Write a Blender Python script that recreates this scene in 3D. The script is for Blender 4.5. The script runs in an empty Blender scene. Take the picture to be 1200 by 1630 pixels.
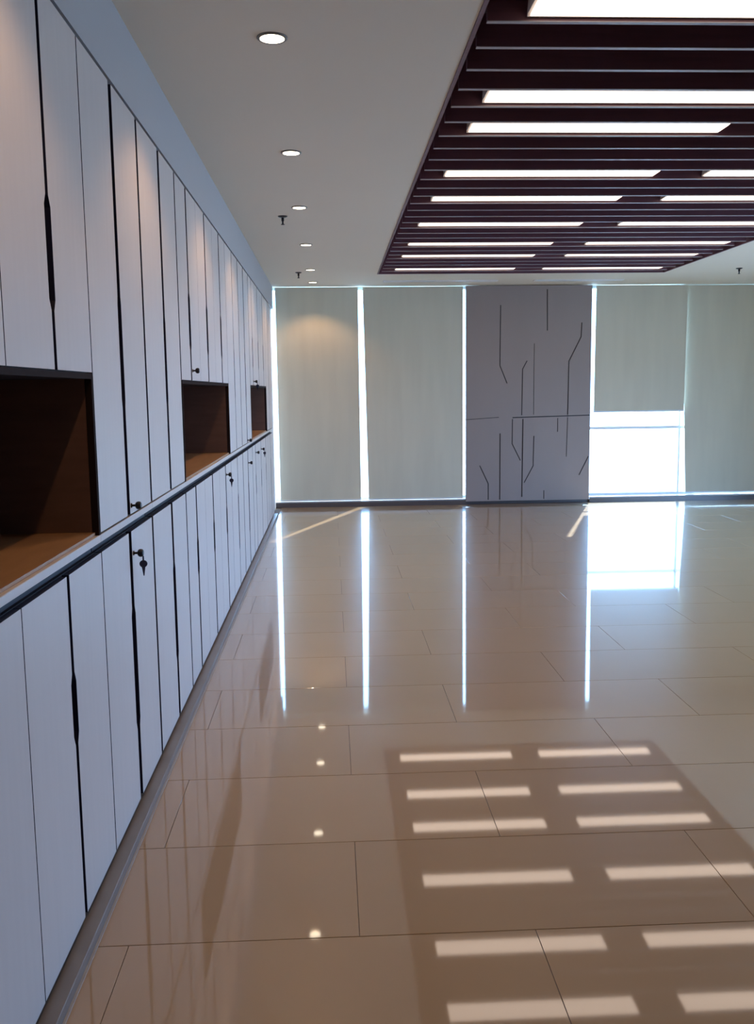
import bpy, bmesh, math, random
from mathutils import Matrix, Vector

random.seed(4)
scene = bpy.context.scene
C = scene.collection

# ------------------------------------------------------------------ camera
F_PX, PITCH, YAW, ROLL, CAM_H = 1484.6, 0.1292, 0.0472, 0.0121, 1.6


def cam_matrix():
    def to_cam(d):
        c, s = math.cos(YAW), math.sin(YAW)
        x = d[0] * c - d[1] * s
        y = d[0] * s + d[1] * c
        z = d[2]
        c, s = math.cos(PITCH), math.sin(PITCH)
        y2 = y * c - z * s
        z2 = y * s + z * c
        c, s = math.cos(ROLL), math.sin(ROLL)
        return (x * c - z2 * s, x * s + z2 * c, -y2)
    cols = [to_cam(e) for e in ((1, 0, 0), (0, 1, 0), (0, 0, 1))]
    return Matrix([[cols[j][i] for j in range(3)] for i in range(3)]).transposed()


cam_data = bpy.data.cameras.new('camera')
cam = bpy.data.objects.new('camera', cam_data)
C.objects.link(cam)
cam_data.sensor_fit = 'VERTICAL'
cam_data.sensor_height = 24.0
cam_data.sensor_width = 24.0 * 1200 / 1630
cam_data.lens = F_PX / 1630 * 24.0
cam_data.clip_start = 0.05
cam.matrix_world = Matrix.Translation((0, 0, CAM_H)) @ cam_matrix().to_4x4()
scene.camera = cam

# ------------------------------------------------------------------ light
SKY = 14.0
world = bpy.data.worlds.new('world')
scene.world = world
world.use_nodes = True
bg = world.node_tree.nodes['Background']
bg.inputs[0].default_value = (0.28, 0.55, 1.0, 1)
bg.inputs[1].default_value = SKY

sun_d = bpy.data.lights.new('sun', 'SUN')
sun_d.energy = 10.0
sun_d.angle = math.radians(0.6)
sun_d.color = (1.0, 0.93, 0.84)
sun = bpy.data.objects.new('sun', sun_d)
C.objects.link(sun)
EL = math.radians(40)
sdir = Vector((-0.336 * math.cos(EL), -0.942 * math.cos(EL), -math.sin(EL)))
sun.rotation_euler = sdir.to_track_quat('-Z', 'Y').to_euler()
sun.location = (6, 20, 12)

vs = scene.view_settings
vs.view_transform = 'Standard'
vs.look = 'None'
vs.exposure = 0.22
vs.gamma = 1.0
vs.use_curve_mapping = False
scene.cycles.max_bounces = 10
scene.cycles.diffuse_bounces = 6
scene.cycles.glossy_bounces = 5
scene.cycles.transparent_max_bounces = 12
scene.cycles.use_denoising = True
scene.cycles.sample_clamp_indirect = 6.0
scene.cycles.blur_glossy = 0.6

# ------------------------------------------------------------------ dimensions
XC = -0.761          # front face of the cabinet doors
ZC = 3.014           # ceiling
D = 12.976           # plane of the roller blinds
XR = 6.80            # right wall
YB = -3.0            # wall behind the camera

# ------------------------------------------------------------------ materials
MATS = {}


def lin(c):
    return tuple((v / 12.92 if v <= 0.04045 else ((v + 0.055) / 1.055) ** 2.4) for v in c)


def mat(name, col, rough=0.5, metal=0.0, spec=0.5, var=0.0, scale=(1, 1, 1), nscale=4.0,
        bump=0.0, objvar=0.0, coat=0.0, ior=1.5, coat_ior=1.5):
    m = bpy.data.materials.new(name)
    m.use_nodes = True
    nt = m.node_tree
    b = nt.nodes['Principled BSDF']
    b.inputs['Base Color'].default_value = (*col, 1)
    b.inputs['Roughness'].default_value = rough
    b.inputs['Metallic'].default_value = metal
    b.inputs['Specular IOR Level'].default_value = spec
    b.inputs['IOR'].default_value = ior
    b.inputs['Coat Weight'].default_value = coat
    b.inputs['Coat Roughness'].default_value = 0.035
    b.inputs['Coat IOR'].default_value = coat_ior
    if var or bump or objvar:
        tc = nt.nodes.new('ShaderNodeTexCoord')
        mp = nt.nodes.new('ShaderNodeMapping')
        mp.inputs['Scale'].default_value = scale
        nt.links.new(tc.outputs['Object'], mp.inputs['Vector'])
        nz = nt.nodes.new('ShaderNodeTexNoise')
        nz.inputs['Scale'].default_value = nscale
        nz.inputs['Detail'].default_value = 5
        oi = nt.nodes.new('ShaderNodeObjectInfo')
        if objvar:
            ad = nt.nodes.new('ShaderNodeVectorMath')
            ad.operation = 'ADD'
            sc = nt.nodes.new('ShaderNodeVectorMath')
            sc.operation = 'SCALE'
            sc.inputs['Scale'].default_value = 1.0
            mu = nt.nodes.new('ShaderNodeMath')
            mu.operation = 'MULTIPLY'
            mu.inputs[1].default_value = 37.0
            nt.links.new(oi.outputs['Random'], mu.inputs[0])
            nt.links.new(mp.outputs['Vector'], ad.inputs[0])
            nt.links.new(mu.outputs[0], ad.inputs[1])
            nt.links.new(ad.outputs[0], nz.inputs['Vector'])
        else:
            nt.links.new(mp.outputs['Vector'], nz.inputs['Vector'])
        # brightness factor = 1 + var*(noise-.5)*2 + objvar*(rand-.5)*2
        m1 = nt.nodes.new('ShaderNodeMath')
        m1.operation = 'MULTIPLY_ADD'
        m1.inputs[1].default_value = 2 * var
        m1.inputs[2].default_value = 1 - var
        nt.links.new(nz.outputs['Fac'], m1.inputs[0])
        m2 = nt.nodes.new('ShaderNodeMath')
        m2.operation = 'MULTIPLY_ADD'
        m2.inputs[1].default_value = 2 * objvar
        m2.inputs[2].default_value = -objvar
        nt.links.new(oi.outputs['Random'], m2.inputs[0])
        m3 = nt.nodes.new('ShaderNodeMath')
        m3.operation = 'ADD'
        nt.links.new(m1.outputs[0], m3.inputs[0])
        nt.links.new(m2.outputs[0], m3.inputs[1])
        vm = nt.nodes.new('ShaderNodeVectorMath')
        vm.operation = 'SCALE'
        vm.inputs[0].default_value = col
        nt.links.new(m3.outputs[0], vm.inputs['Scale'])
        nt.links.new(vm.outputs[0], b.inputs['Base Color'])
        if bump:
            bp = nt.nodes.new('ShaderNodeBump')
            bp.inputs['Strength'].default_value = bump
            bp.inputs['Distance'].default_value = 0.002
            nt.links.new(nz.outputs['Fac'], bp.inputs['Height'])
            nt.links.new(bp.outputs[0], b.inputs['Normal'])
    MATS[name] = m
    return m


def emit(name, col, strength):
    m = bpy.data.materials.new(name)
    m.use_nodes = True
    nt = m.node_tree
    nt.nodes.remove(nt.nodes['Principled BSDF'])
    e = nt.nodes.new('ShaderNodeEmission')
    e.inputs[0].default_value = (*col, 1)
    e.inputs[1].default_value = strength
    nt.links.new(e.outputs[0], nt.nodes['Material Output'].inputs[0])
    MATS[name] = m
    return m


def glass_mat():
    m = bpy.data.materials.new('pane_glass')
    m.use_nodes = True
    nt = m.node_tree
    nt.nodes.remove(nt.nodes['Principled BSDF'])
    t = nt.nodes.new('ShaderNodeBsdfTransparent')
    t.inputs[0].default_value = (0.93, 0.97, 0.96, 1)
    g = nt.nodes.new('ShaderNodeBsdfGlossy')
    g.inputs['Roughness'].default_value = 0.01
    mx = nt.nodes.new('ShaderNodeMixShader')
    mx.inputs[0].default_value = 0.04
    nt.links.new(t.outputs[0], mx.inputs[1])
    nt.links.new(g.outputs[0], mx.inputs[2])
    nt.links.new(mx.outputs[0], nt.nodes['Material Output'].inputs[0])
    MATS['pane_glass'] = m


def fabric_mat(name, col, trans):
    m = bpy.data.materials.new(name)
    m.use_nodes = True
    nt = m.node_tree
    nt.nodes.remove(nt.nodes['Principled BSDF'])
    tc = nt.nodes.new('ShaderNodeTexCoord')
    mp = nt.nodes.new('ShaderNodeMapping')
    mp.inputs['Scale'].default_value = (3, 3, 0.35)
    nz = nt.nodes.new('ShaderNodeTexNoise')
    nz.inputs['Scale'].default_value = 2.5
    nt.links.new(tc.outputs['Object'], mp.inputs[0])
    nt.links.new(mp.outputs[0], nz.inputs['Vector'])
    mm = nt.nodes.new('ShaderNodeMath')
    mm.operation = 'MULTIPLY_ADD'
    mm.inputs[1].default_value = 0.16
    mm.inputs[2].default_value = 0.92
    nt.links.new(nz.outputs['Fac'], mm.inputs[0])
    vm = nt.nodes.new('ShaderNodeVectorMath')
    vm.operation = 'SCALE'
    vm.inputs[0].default_value = col
    nt.links.new(mm.outputs[0], vm.inputs['Scale'])
    d = nt.nodes.new('ShaderNodeBsdfDiffuse')
    t = nt.nodes.new('ShaderNodeBsdfTranslucent')
    nt.links.new(vm.outputs[0], d.inputs[0])
    nt.links.new(vm.outputs[0], t.inputs[0])
    mx = nt.nodes.new('ShaderNodeMixShader')
    mx.inputs[0].default_value = trans
    nt.links.new(d.outputs[0], mx.inputs[1])
    nt.links.new(t.outputs[0], mx.inputs[2])
    nt.links.new(mx.outputs[0], nt.nodes['Material Output'].inputs[0])
    MATS[name] = m


mat('ceiling_paint', (0.72, 0.665, 0.555), 0.85, var=0.02, nscale=1.5)
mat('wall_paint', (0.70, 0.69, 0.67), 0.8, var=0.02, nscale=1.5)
mat('bulkhead_grey', (0.46, 0.46, 0.47), 0.7, var=0.02, nscale=1.5)  # one even grey, darker than the walls
mat('laminate', (0.64, 0.605, 0.59), 0.38, var=0.05, scale=(1, 6, 0.4), nscale=6, objvar=0.02)
mat('door_edge', (0.008, 0.010, 0.040), 0.4)
mat('carcass_dark', (0.010, 0.012, 0.030), 0.6)
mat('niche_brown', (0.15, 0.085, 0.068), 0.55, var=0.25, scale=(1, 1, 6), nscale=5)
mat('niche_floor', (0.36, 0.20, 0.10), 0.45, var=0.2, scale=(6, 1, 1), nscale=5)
mat('niche_trim', (0.02, 0.013, 0.014), 0.8, spec=0.1)
mat('plinth_stone', (0.20, 0.185, 0.18), 0.35, var=0.25, nscale=6)
mat('floor_tile', (0.42, 0.278, 0.145), 0.32, spec=0.35, coat=1.0, coat_ior=1.68, var=0.05, scale=(1, 1, 1), nscale=3.0, objvar=0.025, ior=1.5)
mat('grout', (0.13, 0.09, 0.065), 0.8)
mat('slat_wood', (0.14, 0.058, 0.078), 0.45, var=0.3, scale=(0.6, 8, 8), nscale=6)
mat('slat_edge', (0.36, 0.33, 0.34), 0.45)
mat('recess_dark', (0.035, 0.016, 0.022), 0.7)
mat('black_metal', (0.008, 0.008, 0.012), 0.3, metal=0.3)
mat('key_metal', (0.03, 0.03, 0.06), 0.35, metal=0.5)
mat('lamp_housing', (0.62, 0.58, 0.56), 0.5)
mat('light_trim', (0.20, 0.19, 0.18), 0.4)
mat('panel_grey', (0.30, 0.252, 0.240), 0.5, var=0.06, scale=(1, 1, 0.3), nscale=3)
mat('groove_dark', (0.035, 0.03, 0.035), 0.6)
mat('aluminium', (0.40, 0.40, 0.41), 0.5, metal=0.2)
mat('frame_white', (0.66, 0.70, 0.72), 0.4)
mat('base_dark', (0.10, 0.085, 0.085), 0.3)
mat('terrace_concrete', (0.52, 0.52, 0.50), 0.85, var=0.06, nscale=1.0)
mat('slot_white', (0.80, 0.80, 0.78), 0.5)
mat('slot_dark', (0.05, 0.05, 0.05), 0.6)
glass_mat()
fabric_mat('blind_fabric', (0.62, 0.60, 0.50), 0.065)
emit('tube_glow', (1.0, 0.80, 0.66), 2.9)
emit('downlight_glow', (1.0, 0.86, 0.66), 7.0)


# ------------------------------------------------------------------ helpers
def mesh_obj(name, bm, mats, parent=None):
    me = bpy.data.meshes.new(name)
    bmesh.ops.recalc_face_normals(bm, faces=bm.faces)
    bm.to_mesh(me)
    bm.free()
    if isinstance(mats, str):
        mats = [mats]
    for k in mats:
        me.materials.append(MATS[k])
    o = bpy.data.objects.new(name, me)
    C.objects.link(o)
    if parent is not None:
        o.parent = parent
    return o


def bbox(bm, x0, x1, y0, y1, z0, z1, mi=0):
    vs_ = [bm.verts.new((x, y, z)) for x in (x0, x1) for y in (y0, y1) for z in (z0, z1)]
    for f in ((0, 1, 3, 2), (4, 6, 7, 5), (0, 4, 5, 1), (2, 3, 7, 6), (0, 2, 6, 4), (1, 5, 7, 3)):
        fc = bm.faces.new([vs_[i] for i in f])
        fc.material_index = mi
    return vs_


def box(name, b, m, parent=None, bevel=0.0):
    bm = bmesh.new()
    bbox(bm, *b)
    if bevel:
        bmesh.ops.bevel(bm, geom=bm.edges[:], offset=bevel, segments=1, affect='EDGES')
    return mesh_obj(name, bm, m, parent)


def boxes(name, bs, m, parent=None):
    bm = bmesh.new()
    for b in bs:
        bbox(bm, *b)
    return mesh_obj(name, bm, m, parent)


def prism(bm, pts, a0, a1, axis='x', side_mi=0, cap_mi=0):
    """polygon pts in the plane normal to axis, extruded a0..a1 along it"""
    def P(a, p):
        if axis == 'x':
            return (a, p[0], p[1])
        if axis == 'y':
            return (p[0], a, p[1])
        return (p[0], p[1], a)
    va = [bm.verts.new(P(a0, p)) for p in pts]
    vb = [bm.verts.new(P(a1, p)) for p in pts]
    f = bm.faces.new(va)
    f.material_index = cap_mi
    f = bm.faces.new(vb[::-1])
    f.material_index = cap_mi
    n = len(pts)
    for i in range(n):
        f = bm.faces.new((va[i], vb[i], vb[(i + 1) % n], va[(i + 1) % n]))
        f.material_index = side_mi


def lathe(bm, prof, n=24, mi=0, centre=(0, 0, 0), axis='z'):
    """prof: list of (r, h)"""
    rings = []
    for r, h in prof:
        ring = []
        for i in range(n):
            a = 2 * math.pi * i / n
            p = (r * math.cos(a), r * math.sin(a), h)
            if axis == 'x':
                p = (p[2], p[0], p[1])
            ring.append(bm.verts.new((p[0] + centre[0], p[1] + centre[1], p[2] + centre[2])))
        rings.append(ring)
    for a, b in zip(rings, rings[1:]):
        for i in range(n):
            f = bm.faces.new((a[i], a[(i + 1) % n], b[(i + 1) % n], b[i]))
            f.material_index = mi
            f.smooth = True
    for ring in (rings[0], rings[-1]):
        f = bm.faces.new(ring)
        f.material_index = mi


def empty(name, loc=(0, 0, 0)):
    o = bpy.data.objects.new(name, None)
    o.empty_display_size = 0.1
    o.location = loc
    C.objects.link(o)
    return o


def tag(o, label, cat, group=None):
    o['label'] = label
    o['category'] = cat
    if group:
        o['group'] = group
    return o


def struct(o, label=None):
    o['kind'] = 'structure'
    if label:
        o['label'] = label
    return o


def adopt(root, objs):
    """parent objects built in world coordinates to a root that stands elsewhere"""
    for o in objs:
        o.parent = root
        o.matrix_parent_inverse = Matrix.Translation(-Vector(root.location))


# ------------------------------------------------------------------ floor
ROW0, ROW, TL, JOINT = 2.575, 0.587, 1.2, 0.003
floor = struct(box('floor', (-1.25, XR + 0.2, YB - 0.2, 13.2, -0.10, -0.006), 'grout'),
               'glossy beige tiled floor')
FX0, FX1 = -0.716, XR
tile_mesh = {}
k = math.floor((YB - ROW0) / ROW)
while True:
    y0 = ROW0 + k * ROW
    y1 = y0 + ROW
    if y0 >= 12.93:
        break
    y0c, y1c = max(y0, YB), min(y1, 12.93)
    off = 0.055 if k % 2 == 0 else -0.62
    x = off + math.floor((FX0 - off) / TL) * TL
    while x < FX1:
        a, b = max(x, FX0), min(x + TL, FX1)
        if b - a > 0.03 and y1c - y0c > 0.02:
            w, l = round(b - a - 0.0018, 4), round(y1c - y0c - JOINT, 4)
            if (w, l) not in tile_mesh:
                bm = bmesh.new()
                c = 0.0006
                z0, z1 = -0.006, 0.0
                prof = [(w / 2, l / 2, z0), (w / 2, l / 2, z1 - c), (w / 2 - c, l / 2 - c, z1)]
                rings = []
                for hx, hy, z in prof:
                    rings.append([bm.verts.new(q) for q in ((-hx, -hy, z), (hx, -hy, z), (hx, hy, z), (-hx, hy, z))])
                for r0, r1 in zip(rings, rings[1:]):
                    for i in range(4):
                        bm.faces.new((r0[i], r0[(i + 1) % 4], r1[(i + 1) % 4], r1[i]))
                bm.faces.new(rings[-1])
                t = mesh_obj('tile', bm, 'floor_tile', floor)
                tile_mesh[(w, l)] = t.data
            else:
                t = bpy.data.objects.new('tile', tile_mesh[(w, l)])
                C.objects.link(t)
                t.parent = floor
            t.location = ((a + b) / 2, (y0c + y1c) / 2, 0)
        x += TL
    k += 1

# ------------------------------------------------------------------ ceiling with the recess
RX0, RX1, RY0, RY1 = 0.585, 4.15, 1.0, 11.65
ZR = 3.34
struct(boxes('ceiling', [
    (-1.25, RX0, YB - 0.2, 13.3, ZC, ZC + 0.45),
    (RX1, XR + 0.2, YB - 0.2, 13.3, ZC, ZC + 0.45),
    (RX0, RX1, YB - 0.2, RY0, ZC, ZC + 0.45),
    (RX0, RX1, RY1, 13.3, ZC, ZC + 0.45),
    (RX0, RX1, RY0, RY1, ZR + 0.02, ZC + 0.45)], 'ceiling_paint'), 'white painted ceiling around the slatted recess')

# ------------------------------------------------------------------ walls
struct(boxes('wall_left', [
    (-1.30, -1.17, YB - 0.2, 13.3, 0.0, ZC),
        (-1.17, -0.795, 12.085, 13.2, 0.0, 2.713),
    (-1.17, -0.780, YB, 0.645, 0.0, 2.713)], 'wall_paint'), 'white wall behind the cupboards')
struct(box('wall_bulkhead', (-1.17, -0.768, YB, 12.95, 2.713, ZC), 'bulkhead_grey'), 'grey bulkhead above the cupboards')
struct(box('wall_behind', (-1.30, XR + 0.2, YB - 0.2, YB, 0.0, ZC), 'slat_wood'), 'unseen near-end wall, coloured dark to dim the near room')  # unseen wall, given a dark surface to lower the light near the camera
# right wall: a ribbon of windows
RB = [(-3.0, -0.2), (-0.2, 4.4), (4.4, 7.2), (7.2, 10.0), (10.0, 12.9)]
SILL_R, HEAD_R = 0.12, 1.85
bs = [(XR, XR + 0.15, YB, 13.2, 0.0, SILL_R), (XR, XR + 0.15, YB, 13.2, HEAD_R, ZC)]
for i, (a, b) in enumerate(RB[:-1]):
    bs.append((XR, XR + 0.15, b - 0.08, b + 0.08, SILL_R, HEAD_R))
bs.append((XR, XR + 0.15, 10.0, 13.2, SILL_R, HEAD_R))
bs.append((XR, XR + 0.15, YB, 4.4, SILL_R, HEAD_R))
struct(boxes('wall_right', bs, 'wall_paint'), 'white wall with a ribbon of windows')
# pier behind the carved panel, kerb under the window wall
struct(boxes('wall_far', [(1.93, 3.55, 13.02, 13.22, 0.0, ZC),
                          (6.60, XR + 0.15, 12.99, 13.22, 0.0, ZC)], 'wall_paint'), 'window wall piers')
struct(boxes('baseboard_far', [(-0.80, 1.862, 12.93, 13.06, 0.0, 0.062),
                               (1.862, 3.62, 12.975, 13.06, 0.0, 0.040),
                               (3.62, XR, 12.93, 13.06, 0.0, 0.062)], 'base_dark'), 'dark low kerb below the blinds')
struct(boxes('trim_1', [(-0.80, 1.862, 12.945, 13.06, 0.062, 0.078),
                        (3.62, XR, 12.945, 13.06, 0.062, 0.078)], 'aluminium'), 'pale aluminium sill on the kerb')
struct(box('baseboard_left', (-1.16, -0.7168, 0.30, 12.085, 0.0, 0.034), 'plinth_stone', bevel=0.002),
       'grey stone kerb along the foot of the cupboards')
struct(box('highlight_strip', (-0.7165, -0.7085, 0.30, 12.085, 0.0005, 0.004), 'aluminium'), 'thin pale strip imitating a highlight along the foot of the grey kerb')  # added strip; its pale colour stands in for a reflected highlight
struct(box('trim_2', (-1.17, -0.790, 0.645, 12.085, 2.6905, 2.713), 'carcass_dark'), 'dark shadow gap above the cupboard doors')
struct(box('ground', (-60, 70, 13.3, 90, -0.30, -0.10), 'terrace_concrete'), 'sunlit pale terrace outside')
struct(box('ground_side', (XR + 0.2, 70, -40, 13.3, -0.30, -0.10), 'terrace_concrete'), 'sunlit pale terrace beside the room')


# windows: frame + panes
def window(n, x0, x1, bars, label, zs, bw=0.025):
    root = struct(empty('window_%d' % n, ((x0 + x1) / 2, 13.12, 0)), label)
    fr = 0.045
    parts = [boxes('window_frame', [(x0, x0 + fr, 13.07, 13.13, zs[0], zs[-1]),
                                    (x1 - fr, x1, 13.07, 13.13, zs[0], zs[-1]),
                                    (x0 + fr, x1 - fr, 13.07, 13.13, zs[0], zs[0] + 0.04),
                                    (x0 + fr, x1 - fr, 13.07, 13.13, zs[-1] - 0.04, zs[-1])], 'frame_white')]
    for z in zs[1:-1]:
        parts.append(box('transom', (x0 + fr, x1 - fr, 13.08, 13.12, z - 0.02, z + 0.02), 'frame_white'))
    xs = [x0] + bars + [x1]
    for b in bars:
        parts.append(box('mullion', (b - bw, b + bw, 13.075, 13.125, zs[0] + 0.04, zs[-1] - 0.04), 'frame_white'))
    for a, b in zip(xs, xs[1:]):
        for c, d in zip(zs, zs[1:]):
            parts.append(box('pane', (a + bw, b - bw, 13.097, 13.103, c + 0.02, d - 0.02), 'pane_glass'))
    adopt(root, parts)
    return root


window(1, -0.86, 1.93, [0.95], 'tall window behind the two left blinds', [0.078, ZC])
window(2, 3.55, 5.12, [4.935], 'tall window with its blind half raised', [0.078, 1.04, ZC], 0.011)
window(3, 5.12, 6.60, [5.80], 'tall window behind the far right blind', [0.078, ZC])


def portal(name, loc, rot, sx, sy):
    ld = bpy.data.lights.new(name, 'AREA')
    ld.shape = 'RECTANGLE'
    ld.size, ld.size_y = sx, sy
    ld.cycles.is_portal = True
    o = bpy.data.objects.new(name, ld)
    C.objects.link(o)
    o.location = loc
    o.rotation_euler = rot


portal('window_portal', (2.9, 13.16, 1.55), (math.radians(-90), 0, 0), 7.4, 2.95)
for (a, b) in RB[2:4]:
    portal('side_window_portal', (XR + 0.08, (a + b) / 2, (SILL_R + HEAD_R) / 2),
           (math.radians(90), 0, math.radians(90)), b - a - 0.16, HEAD_R - SILL_R)


# ------------------------------------------------------------------ roller blinds
def blind(xt0, xt1, xb0, xb1, zb, label, D=D):
    root = tag(empty('roller_blind', ((xb0 + xb1) / 2, D, zb)), label, 'blind', 'roller blinds on the far window wall')
    bm = bmesh.new()
    t = 0.0015
    n = 6
    ztop = ZC - 0.012
    front, back = [], []
    for j in range(n + 1):
        f = j / n
        z = ztop + (zb - ztop) * f
        a, b = xt0 + (xb0 - xt0) * f, xt1 + (xb1 - xt1) * f
        bow = 0.004 * math.sin(math.pi * f)
        front.append([bm.verts.new((a, D - t + bow, z)), bm.verts.new((b, D - t + bow, z))])
        back.append([bm.verts.new((a, D + t + bow, z)), bm.verts.new((b, D + t + bow, z))])
    for j in range(n):
        bm.faces.new((front[j][0], front[j][1], front[j + 1][1], front[j + 1][0]))
        bm.faces.new((back[j][0], back[j + 1][0], back[j + 1][1], back[j][1]))
        for s in (0, 1):
            bm.faces.new((front[j][s], front[j + 1][s], back[j + 1][s], back[j][s]))
    bm.faces.new((front[0][0], back[0][0], back[0][1], front[0][1]))
    bm.faces.new((front[n][0], back[n][0], back[n][1], front[n][1]))
    parts = [mesh_obj('fabric', bm, 'blind_fabric')]
    parts.append(box('bottom_rail', (xb0, xb1, D - 0.007, D + 0.007, zb - 0.022, zb), 'frame_white', bevel=0.003))
    bm = bmesh.new()
    lathe(bm, [(0.015, xt0 + 0.01), (0.015, xt1 - 0.01)], 14, axis='x', centre=(0, D + 0.018, ZC - 0.026))
    parts.append(mesh_obj('roller_tube', bm, 'aluminium'))
    adopt(root, parts)


blind(-0.738, 0.388, -0.730, 0.394, 0.104, 'full-length grey-green roller blind next to the cupboards')
blind(0.452, 1.828, 0.500, 1.824, 0.104, 'full-length grey-green roller blind beside the carved grey panel')
blind(3.676, 4.962, 3.668, 4.952, 1.285, 'half-raised grey-green roller blind above the bright open window')
blind(4.905, 6.55, 5.022, 6.55, 0.125, 'full-length grey-green roller blind right of the bright open window', D + 0.043)

# ------------------------------------------------------------------ carved wall panel
PX0, PX1, PZ0, PZ1, PY0, PY1 = 1.860, 3.606, 0.045, 3.004, 12.925, 12.972


def pu(x, y):
    return (PX0 + (x - 47) / 503.0 * (PX1 - PX0), PZ1 - (y - 90) / 850.0 * (PZ1 - PZ0))


LINES = [
    ([(185, 165), (183, 400), (212, 470)], 0.012), ([(370, 105), (372, 265)], 0.012),
    ([(510, 235), (508, 290), (460, 385), (458, 597)], 0.013), ([(292, 382), (274, 415), (272, 597)], 0.012),
    ([(320, 315), (320, 595)], 0.007), ([(235, 606), (552, 600)], 0.014), ([(46, 612), (180, 604)], 0.008),
    ([(235, 612), (234, 710), (268, 778)], 0.012), ([(277, 612), (275, 925)], 0.015), ([(418, 610), (418, 665)], 0.010),
    ([(458, 608), (455, 765)], 0.009), ([(185, 668), (185, 935)], 0.014), ([(322, 680), (320, 800), (284, 868)], 0.012),
    ([(103, 796), (138, 870), (138, 935)], 0.013), ([(545, 765), (508, 840)], 0.013), ([(365, 900), (365, 935)], 0.010)]
bm = bmesh.new()
for pts, w in LINES:
    P = [Vector(pu(*q)) for q in pts]
    L, R = [], []
    for i, q in enumerate(P):
        ds = []
        if i > 0:
            ds.append((P[i] - P[i - 1]).normalized())
        if i < len(P) - 1:
            ds.append((P[i + 1] - P[i]).normalized())
        d = sum(ds, Vector((0, 0))).normalized()
        nrm = Vector((-d.y, d.x))
        kf = 1.0 / max(0.5, nrm.dot(Vector((-ds[0].y, ds[0].x))))
        L.append(q + nrm * w / 2 * kf)
        R.append(q - nrm * w / 2 * kf)
    prism(bm, [tuple(v) for v in L + R[::-1]], PY0 - 0.02, PY0 + 0.012, axis='y')
cut = mesh_obj('cutter', bm, 'groove_dark')
board = box('carved_wall_panel', (PX0, PX1, PY0, PY1, PZ0, PZ1), ['panel_grey', 'groove_dark'])
md = board.modifiers.new('b', 'BOOLEAN')
md.operation = 'DIFFERENCE'
md.solver = 'EXACT'
md.object = cut
try:
    md.material_mode = 'TRANSFER'
    md.use_self = True
except Exception:
    pass
dg = bpy.context.evaluated_depsgraph_get()
me = bpy.data.meshes.new_from_object(board.evaluated_get(dg))
board.modifiers.clear()
board.data = me
bpy.data.objects.remove(cut)
tag(board, 'dark grey wall panel carved with angular circuit-like grooves', 'wall panel')

# ------------------------------------------------------------------ cupboards
XD = XC - 0.020      # back of the doors
XBK = -1.165
ZTOP, ZNT, ZL1, ZL0, ZLT, ZBOT = 2.688, 1.648, 1.145, 1.120, 1.088, 0.052


def door(y0, y1, z0, z1, root, gl=0.0025, gr=0.0025, notch_l=None, notch_r=None, lock=None, key=False):
    """a door leaf between y0 and y1; gl/gr the half gaps; notches are (z_low, z_high, depth)"""
    a, b = y0 + gl, y1 - gr
    pts = [(a, z0), (b, z0)]
    if notch_r:
        lo, hi, dp = notch_r
        pts += [(b, lo), (b - dp, lo + 0.03), (b - dp, hi - 0.03), (b, hi)]
    pts += [(b, z1), (a, z1)]
    if notch_l:
        lo, hi, dp = notch_l
        pts += [(a, hi), (a + dp, hi - 0.03), (a + dp, lo + 0.03), (a, lo)]
    bm = bmesh.new()
    prism(bm, pts, XD, XC, axis='x', side_mi=1, cap_mi=0)
    d = mesh_obj('door', bm, ['laminate', 'door_edge'])
    adopt(root, [d])
    if lock:
        lz = lock
        ly = a + 0.022
        bm = bmesh.new()
        lathe(bm, [(0.009, 0.0), (0.009, 0.003), (0.0045, 0.004), (0.0045, 0.015), (0.010, 0.017), (0.0145, 0.022),
                   (0.0155, 0.028), (0.0145, 0.034), (0.010, 0.038)], 20, axis='x', centre=(XC, ly, lz))
        lk = mesh_obj('lock', bm, 'black_metal')
        lk.parent = d
        lk['label'] = 'black round knob lock'
        if key:
            bm = bmesh.new()
            kx, kz = XC + 0.036, lz - 0.042
            n = 16
            ring = [(kx + 0.0150 * math.cos(2 * math.pi * t / n), kz + 0.0140 * math.sin(2 * math.pi * t / n)) for t in range(n)]
            prism(bm, ring, ly - 0.003, ly + 0.003, axis='y')
            prism(bm, [(kx - 0.007, kz - 0.010), (kx + 0.007, kz - 0.010), (kx + 0.0015, kz - 0.046), (kx - 0.0015, kz - 0.046)],
                  ly - 0.002, ly + 0.002, axis='y')
            bbox(bm, kx - 0.003, kx + 0.003, ly - 0.001, ly + 0.001, kz + 0.012, lz - 0.012)
            ky = mesh_obj('key', bm, 'key_metal')
            ky.parent = d
            ky['label'] = 'small dark key hanging from the lock'
    return d


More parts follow.
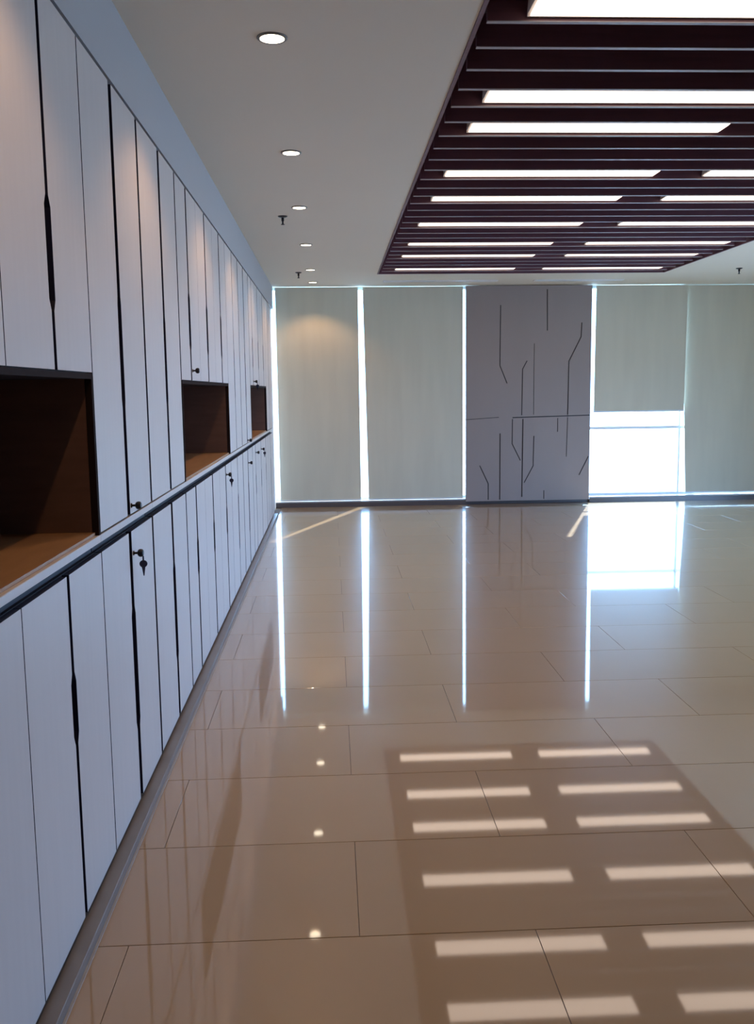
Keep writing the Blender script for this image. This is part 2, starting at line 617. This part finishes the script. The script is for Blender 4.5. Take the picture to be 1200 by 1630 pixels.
def carcass(root, y0, y1, niche):
    parts = []
    e = 0.004
    parts.append(box('body', (XBK, XD - 0.001, y0 + e, y1 - e, 0.050, ZLT), 'carcass_dark'))
    z_up = ZNT + 0.02 if niche else ZL1
    parts.append(box('upper_body', (XBK, XD - 0.001, y0 + e, y1 - e, z_up, 2.690), 'carcass_dark'))
    parts.append(box('ledge', (XBK, XC + 0.001, y0 + 0.001, y1 - 0.001, ZL0, ZL1 - 0.0005), 'laminate', bevel=0.0015))
    parts.append(box('shadow_gap', (XBK, XD - 0.012, y0 + e, y1 - e, ZLT, ZL0), 'carcass_dark'))
    if niche:
        t = 0.018
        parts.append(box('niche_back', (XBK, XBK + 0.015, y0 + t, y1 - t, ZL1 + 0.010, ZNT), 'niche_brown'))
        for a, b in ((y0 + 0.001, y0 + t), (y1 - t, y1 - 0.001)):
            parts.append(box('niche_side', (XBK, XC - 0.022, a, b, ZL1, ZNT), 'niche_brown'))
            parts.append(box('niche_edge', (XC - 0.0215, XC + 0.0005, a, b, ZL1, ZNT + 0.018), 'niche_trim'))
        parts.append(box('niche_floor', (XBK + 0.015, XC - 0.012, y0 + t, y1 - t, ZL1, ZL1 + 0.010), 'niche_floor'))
        parts.append(box('niche_top', (XBK, XC + 0.0005, y0 + t, y1 - t, ZNT, ZNT + 0.018), 'niche_trim'))
    adopt(root, parts)


def cab(y0, y1, label, niche):
    r = tag(empty('storage_cupboard', ((XBK + XC) / 2, (y0 + y1) / 2, 0.034)), label, 'cupboard',
            'run of storage cupboards along the left wall')
    carcass(r, y0, y1, niche)
    return r


# niche unit near the camera
GU, GL = (1.83, 2.14, 0.016), (0.585, 0.80, 0.014)


def niche_unit(ys, label, half, locks_u={}, locks_l={}, hinge=0.0018):
    r = cab(ys[0], ys[-1], label, True)
    n = len(ys) - 1
    for i in range(n):
        left_pair = i % 2 == 1          # gap with the finger pull is on its left
        kw = dict(gl=half if left_pair else hinge, gr=hinge if left_pair else half)
        nu = dict(notch_l=GU) if left_pair else dict(notch_r=GU)
        nl = dict(notch_l=GL) if left_pair else dict(notch_r=GL)
        lu = locks_u.get(i)
        ll = locks_l.get(i)
        door(ys[i], ys[i + 1], ZNT + 0.021, ZTOP, r, lock=lu[0] if lu else None,
             key=bool(lu and lu[1]), **kw, **nu)
        door(ys[i], ys[i + 1], ZBOT, ZLT - 0.002, r, lock=ll[0] if ll else None,
             key=bool(ll and ll[1]), **kw, **nl)


def tall_unit(y0, ym, y1, label, half, lock_u=None, lock_l=None, key=False, notch=True):
    r = cab(y0, y1, label, False)
    gu = (1.55, 1.95, 0.006) if notch else None
    gl = (0.33, 0.80, 0.012) if notch else None
    for (a, b, side) in ((y0, ym, 'l'), (ym, y1, 'r')):
        kw = dict(gl=0.007 if side == 'l' else half, gr=half if side == 'l' else 0.024)
        if side == 'l':
            door(a, b, ZL1 + 0.006, ZTOP, r, notch_r=gu, **kw)
            door(a, b, ZBOT, ZLT - 0.002, r, notch_r=gl, **kw)
        else:
            door(a, b, ZL1 + 0.006, ZTOP, r, notch_l=gu, lock=lock_u, **kw)
            door(a, b, ZBOT, ZLT - 0.002, r, notch_l=gl, lock=lock_l, key=key, **kw)


niche_unit([0.655, 1.055, 1.455, 1.855, 2.255, 2.66, 3.053],
           'nearest pale cupboard with a large open brown niche, cut by the photo edge', 0.013, hinge=0.003)
tall_unit(3.053, 3.49, 3.94, 'pale tall cupboard right of the nearest niche, key hanging in its lower lock', 0.023,
          lock_u=1.182, lock_l=1.000, key=True)
tall_unit(3.94, 4.41, 4.855, 'pale tall cupboard just before the middle niche, with no lock', 0.022, notch=True)
niche_unit([4.855, 5.205, 5.57, 5.935, 6.305, 6.67, 7.04],
           'pale cupboard with the medium-sized brown niche in the middle of the run', 0.019,
           locks_u={1: (1.722, 0)}, locks_l={5: (1.017, 1)})
tall_unit(7.04, 7.51, 7.985, 'pale narrow-looking tall cupboard just after the middle niche', 0.012)
tall_unit(7.985, 8.46, 8.96, 'pale tall cupboard just before the farthest niche', 0.022,
          lock_u=1.170, lock_l=0.966)
niche_unit([8.96, 9.31, 9.67, 10.03, 10.39, 10.75, 11.10],
           'pale cupboard with the smallest, farthest brown niche', 0.014,
           locks_u={1: (1.705, 1)}, locks_l={1: (1.005, 0), 3: (0.995, 1)})
tall_unit(11.10, 11.58, 12.08, 'last pale tall cupboard next to the window blinds', 0.010)

# ------------------------------------------------------------------ slatted ceiling feature
SP, S0 = 0.2725, 3.81
canopy = tag(empty('slatted_ceiling_feature', ((RX0 + RX1) / 2, (RY0 + RY1) / 2, ZC)),
             'dark brown slatted ceiling feature with rows of lights between the slats', 'ceiling feature')
parts = [box('backing_board', (RX0, RX1, RY0, RY1, ZR, ZR + 0.018), 'recess_dark'),
         box('side_board', (RX0 + 0.001, RX0 + 0.019, RY0, RY1, ZC - 0.004, ZR), 'slat_wood'),
         box('side_board', (RX1 - 0.019, RX1 - 0.001, RY0, RY1, ZC - 0.004, ZR), 'slat_wood'),
         box('end_board', (RX0 + 0.02, RX1 - 0.02, RY1 - 0.019, RY1 - 0.001, ZC - 0.004, ZR), 'slat_wood'),
         box('end_board', (RX0 + 0.02, RX1 - 0.02, RY0 + 0.001, RY0 + 0.019, ZC - 0.004, ZR), 'slat_wood')]
SX0, SX1, ST, SH, SZ = 0.632, 4.108, 0.026, 0.13, ZC + 0.004
first = None
for k in range(-10, 29):
    y = S0 + SP * k + ST / 2
    if first is None:
        bm = bmesh.new()
        bbox(bm, SX0, SX1, -ST / 2, ST / 2, SZ + 0.003, SZ + SH)
        s = mesh_obj('slat', bm, 'slat_wood')
        bm = bmesh.new()
        bbox(bm, SX0, SX1, -ST / 2, ST / 2, SZ, SZ + 0.003)
        e = mesh_obj('edge_strip', bm, 'slat_edge')
        first = (s, e)
    else:
        s, e = first[0].copy(), first[1].copy()
        C.objects.link(s)
        C.objects.link(e)
    s.location = (0, y, 0)
    e.parent = s
    e.location = (0, 0, 0)
    parts.append(s)
adopt(canopy, parts)
# hangers that carry the slats
rails = []
for x in (1.0, 2.39, 3.78):
    rails.append(box('carrier_rail', (x - 0.02, x + 0.02, RY0 + 0.02, RY1 - 0.02, SZ + SH, ZR), 'recess_dark'))
adopt(canopy, rails)

# ------------------------------------------------------------------ strip lights between the slats
ROWS = [0, 4, 6, 10, 13, 17, 21, 24, 28]
ORD = ['nearest', 'second', 'third', 'fourth', 'fifth', 'sixth', 'seventh', 'eighth', 'farthest']
COLS = [(0.785, 2.225, 'left'), (2.565, 4.005, 'right')]
strip = None
for r, k in enumerate(ROWS):
    yf = S0 + SP * k                  # near face of the slat behind the lamp
    for (xa, xb, side) in COLS:
        root = empty('strip_light', ((xa + xb) / 2, yf - 0.118, SZ + 0.012))
        hl = (xb - xa) / 2
        if strip is None:
            bm = bmesh.new()
            prism(bm, [(-0.108, 0.012), (-0.108, 0.0), (-0.100, 0.0), (-0.100, 0.008), (0.100, 0.008), (0.100, 0.0),
                       (0.108, 0.0), (0.108, 0.012), (0.08, 0.075), (-0.08, 0.075)], -hl, hl, axis='x')
            h = mesh_obj('housing', bm, 'lamp_housing', root)
            bm = bmesh.new()
            prism(bm, [(-0.0995, 0.0075), (-0.0995, 0.001), (-0.06, -0.003), (0.06, -0.003), (0.0995, 0.001), (0.0995, 0.0075)],
                  -hl + 0.012, hl - 0.012, axis='x')
            g = mesh_obj('diffuser', bm, 'tube_glow', root)
            strip = (h, g)
        else:
            for src in strip:
                c = src.copy()
                C.objects.link(c)
                c.parent = root
        tag(root, 'glowing strip light between slats, %s row from the camera, %s column' % (ORD[r], side),
            'strip light', 'strip lights in the slatted ceiling')

# ------------------------------------------------------------------ round downlights
dl = None
DL = [(-0.211, 2.15, 'round downlight overhead, just beyond the top of the picture'),
      (-0.211, 3.98, 'largest and nearest round downlight, at the top of the picture'),
      (-0.212, 5.80, 'second round downlight from the camera in the white ceiling'),
      (-0.220, 7.47, 'third round downlight, next to the nearer black sprinkler'),
      (-0.217, 9.32, 'fourth round downlight from the camera in the white ceiling'),
      (-0.215, 11.19, 'fifth round downlight, next to the farther black sprinkler'),
      (-0.212, 12.45, 'farthest round downlight, just before the roller blinds')]
for x, y, lab in DL:
    root = tag(empty('downlight', (x, y, ZC)), lab, 'downlight', 'row of round downlights')
    sd = bpy.data.lights.new('downlight_beam', 'SPOT')
    sd.energy = 30.0
    sd.color = (1.0, 0.58, 0.28)
    sd.spot_size = math.radians(118)
    sd.spot_blend = 0.45
    sd.shadow_soft_size = 0.03
    so = bpy.data.objects.new('downlight_beam', sd)
    C.objects.link(so)
    so.parent = root
    so.location = (0, 0, -0.012)
    if dl is None:
        bm = bmesh.new()
        lathe(bm, [(0.050, 0.0), (0.062, 0.0), (0.062, -0.004), (0.056, -0.008), (0.050, -0.006)], 28)
        t = mesh_obj('trim_ring', bm, 'light_trim', root)
        bm = bmesh.new()
        lathe(bm, [(0.0495, -0.001), (0.0495, -0.006), (0.03, -0.0075)], 28)
        g = mesh_obj('lens', bm, 'downlight_glow', root)
        dl = (t, g)
    else:
        for src in dl:
            c = src.copy()
            C.objects.link(c)
            c.parent = root

# ------------------------------------------------------------------ sprinklers
spk = None
for x, y, lab in [(-0.367, 7.84, 'small black pendant sprinkler near the third downlight'),
                  (-0.364, 11.45, 'small black pendant sprinkler near the fifth downlight'),
                  (4.94, 11.30, 'tiny black pendant sprinkler right of the slatted ceiling')]:
    root = tag(empty('sprinkler', (x, y, ZC)), lab, 'sprinkler', 'ceiling sprinklers')
    if spk is None:
        bm = bmesh.new()
        lathe(bm, [(0.040, 0.0), (0.038, -0.005), (0.022, -0.012)], 20)
        a = mesh_obj('escutcheon', bm, 'black_metal', root)
        bm = bmesh.new()
        lathe(bm, [(0.011, -0.010), (0.011, -0.038), (0.007, -0.042), (0.007, -0.062)], 14)
        b = mesh_obj('stem', bm, 'black_metal', root)
        bm = bmesh.new()
        lathe(bm, [(0.006, -0.060), (0.016, -0.064), (0.016, -0.067), (0.004, -0.069)], 14)
        c = mesh_obj('deflector', bm, 'black_metal', root)
        spk = (a, b, c)
    else:
        for src in spk:
            q = src.copy()
            C.objects.link(q)
            q.parent = root

# ------------------------------------------------------------------ linear air diffusers
for x0, x1, lab in [(0.70, 2.20, 'white linear air slot in the ceiling above the second blind'),
                    (2.68, 3.86, 'white linear air slot in the ceiling above the carved panel')]:
    y = 12.39
    root = tag(empty('air_diffuser', ((x0 + x1) / 2, y, ZC)), lab, 'air vent', 'linear air slots by the window wall')
    ps = [boxes('frame', [(x0, x1, y - 0.06, y - 0.045, ZC - 0.012, ZC), (x0, x1, y + 0.045, y + 0.06, ZC - 0.012, ZC),
                          (x0, x0 + 0.015, y - 0.045, y + 0.045, ZC - 0.012, ZC),
                          (x1 - 0.015, x1, y - 0.045, y + 0.045, ZC - 0.012, ZC)], 'slot_white'),
          box('plenum', (x0 + 0.015, x1 - 0.015, y - 0.045, y + 0.045, ZC - 0.003, ZC), 'slot_dark')]
    for dy in (-0.018, 0.018):
        ps.append(box('vane', (x0 + 0.015, x1 - 0.015, y + dy - 0.008, y + dy + 0.008, ZC - 0.011, ZC - 0.003), 'slot_white'))
    adopt(root, ps)
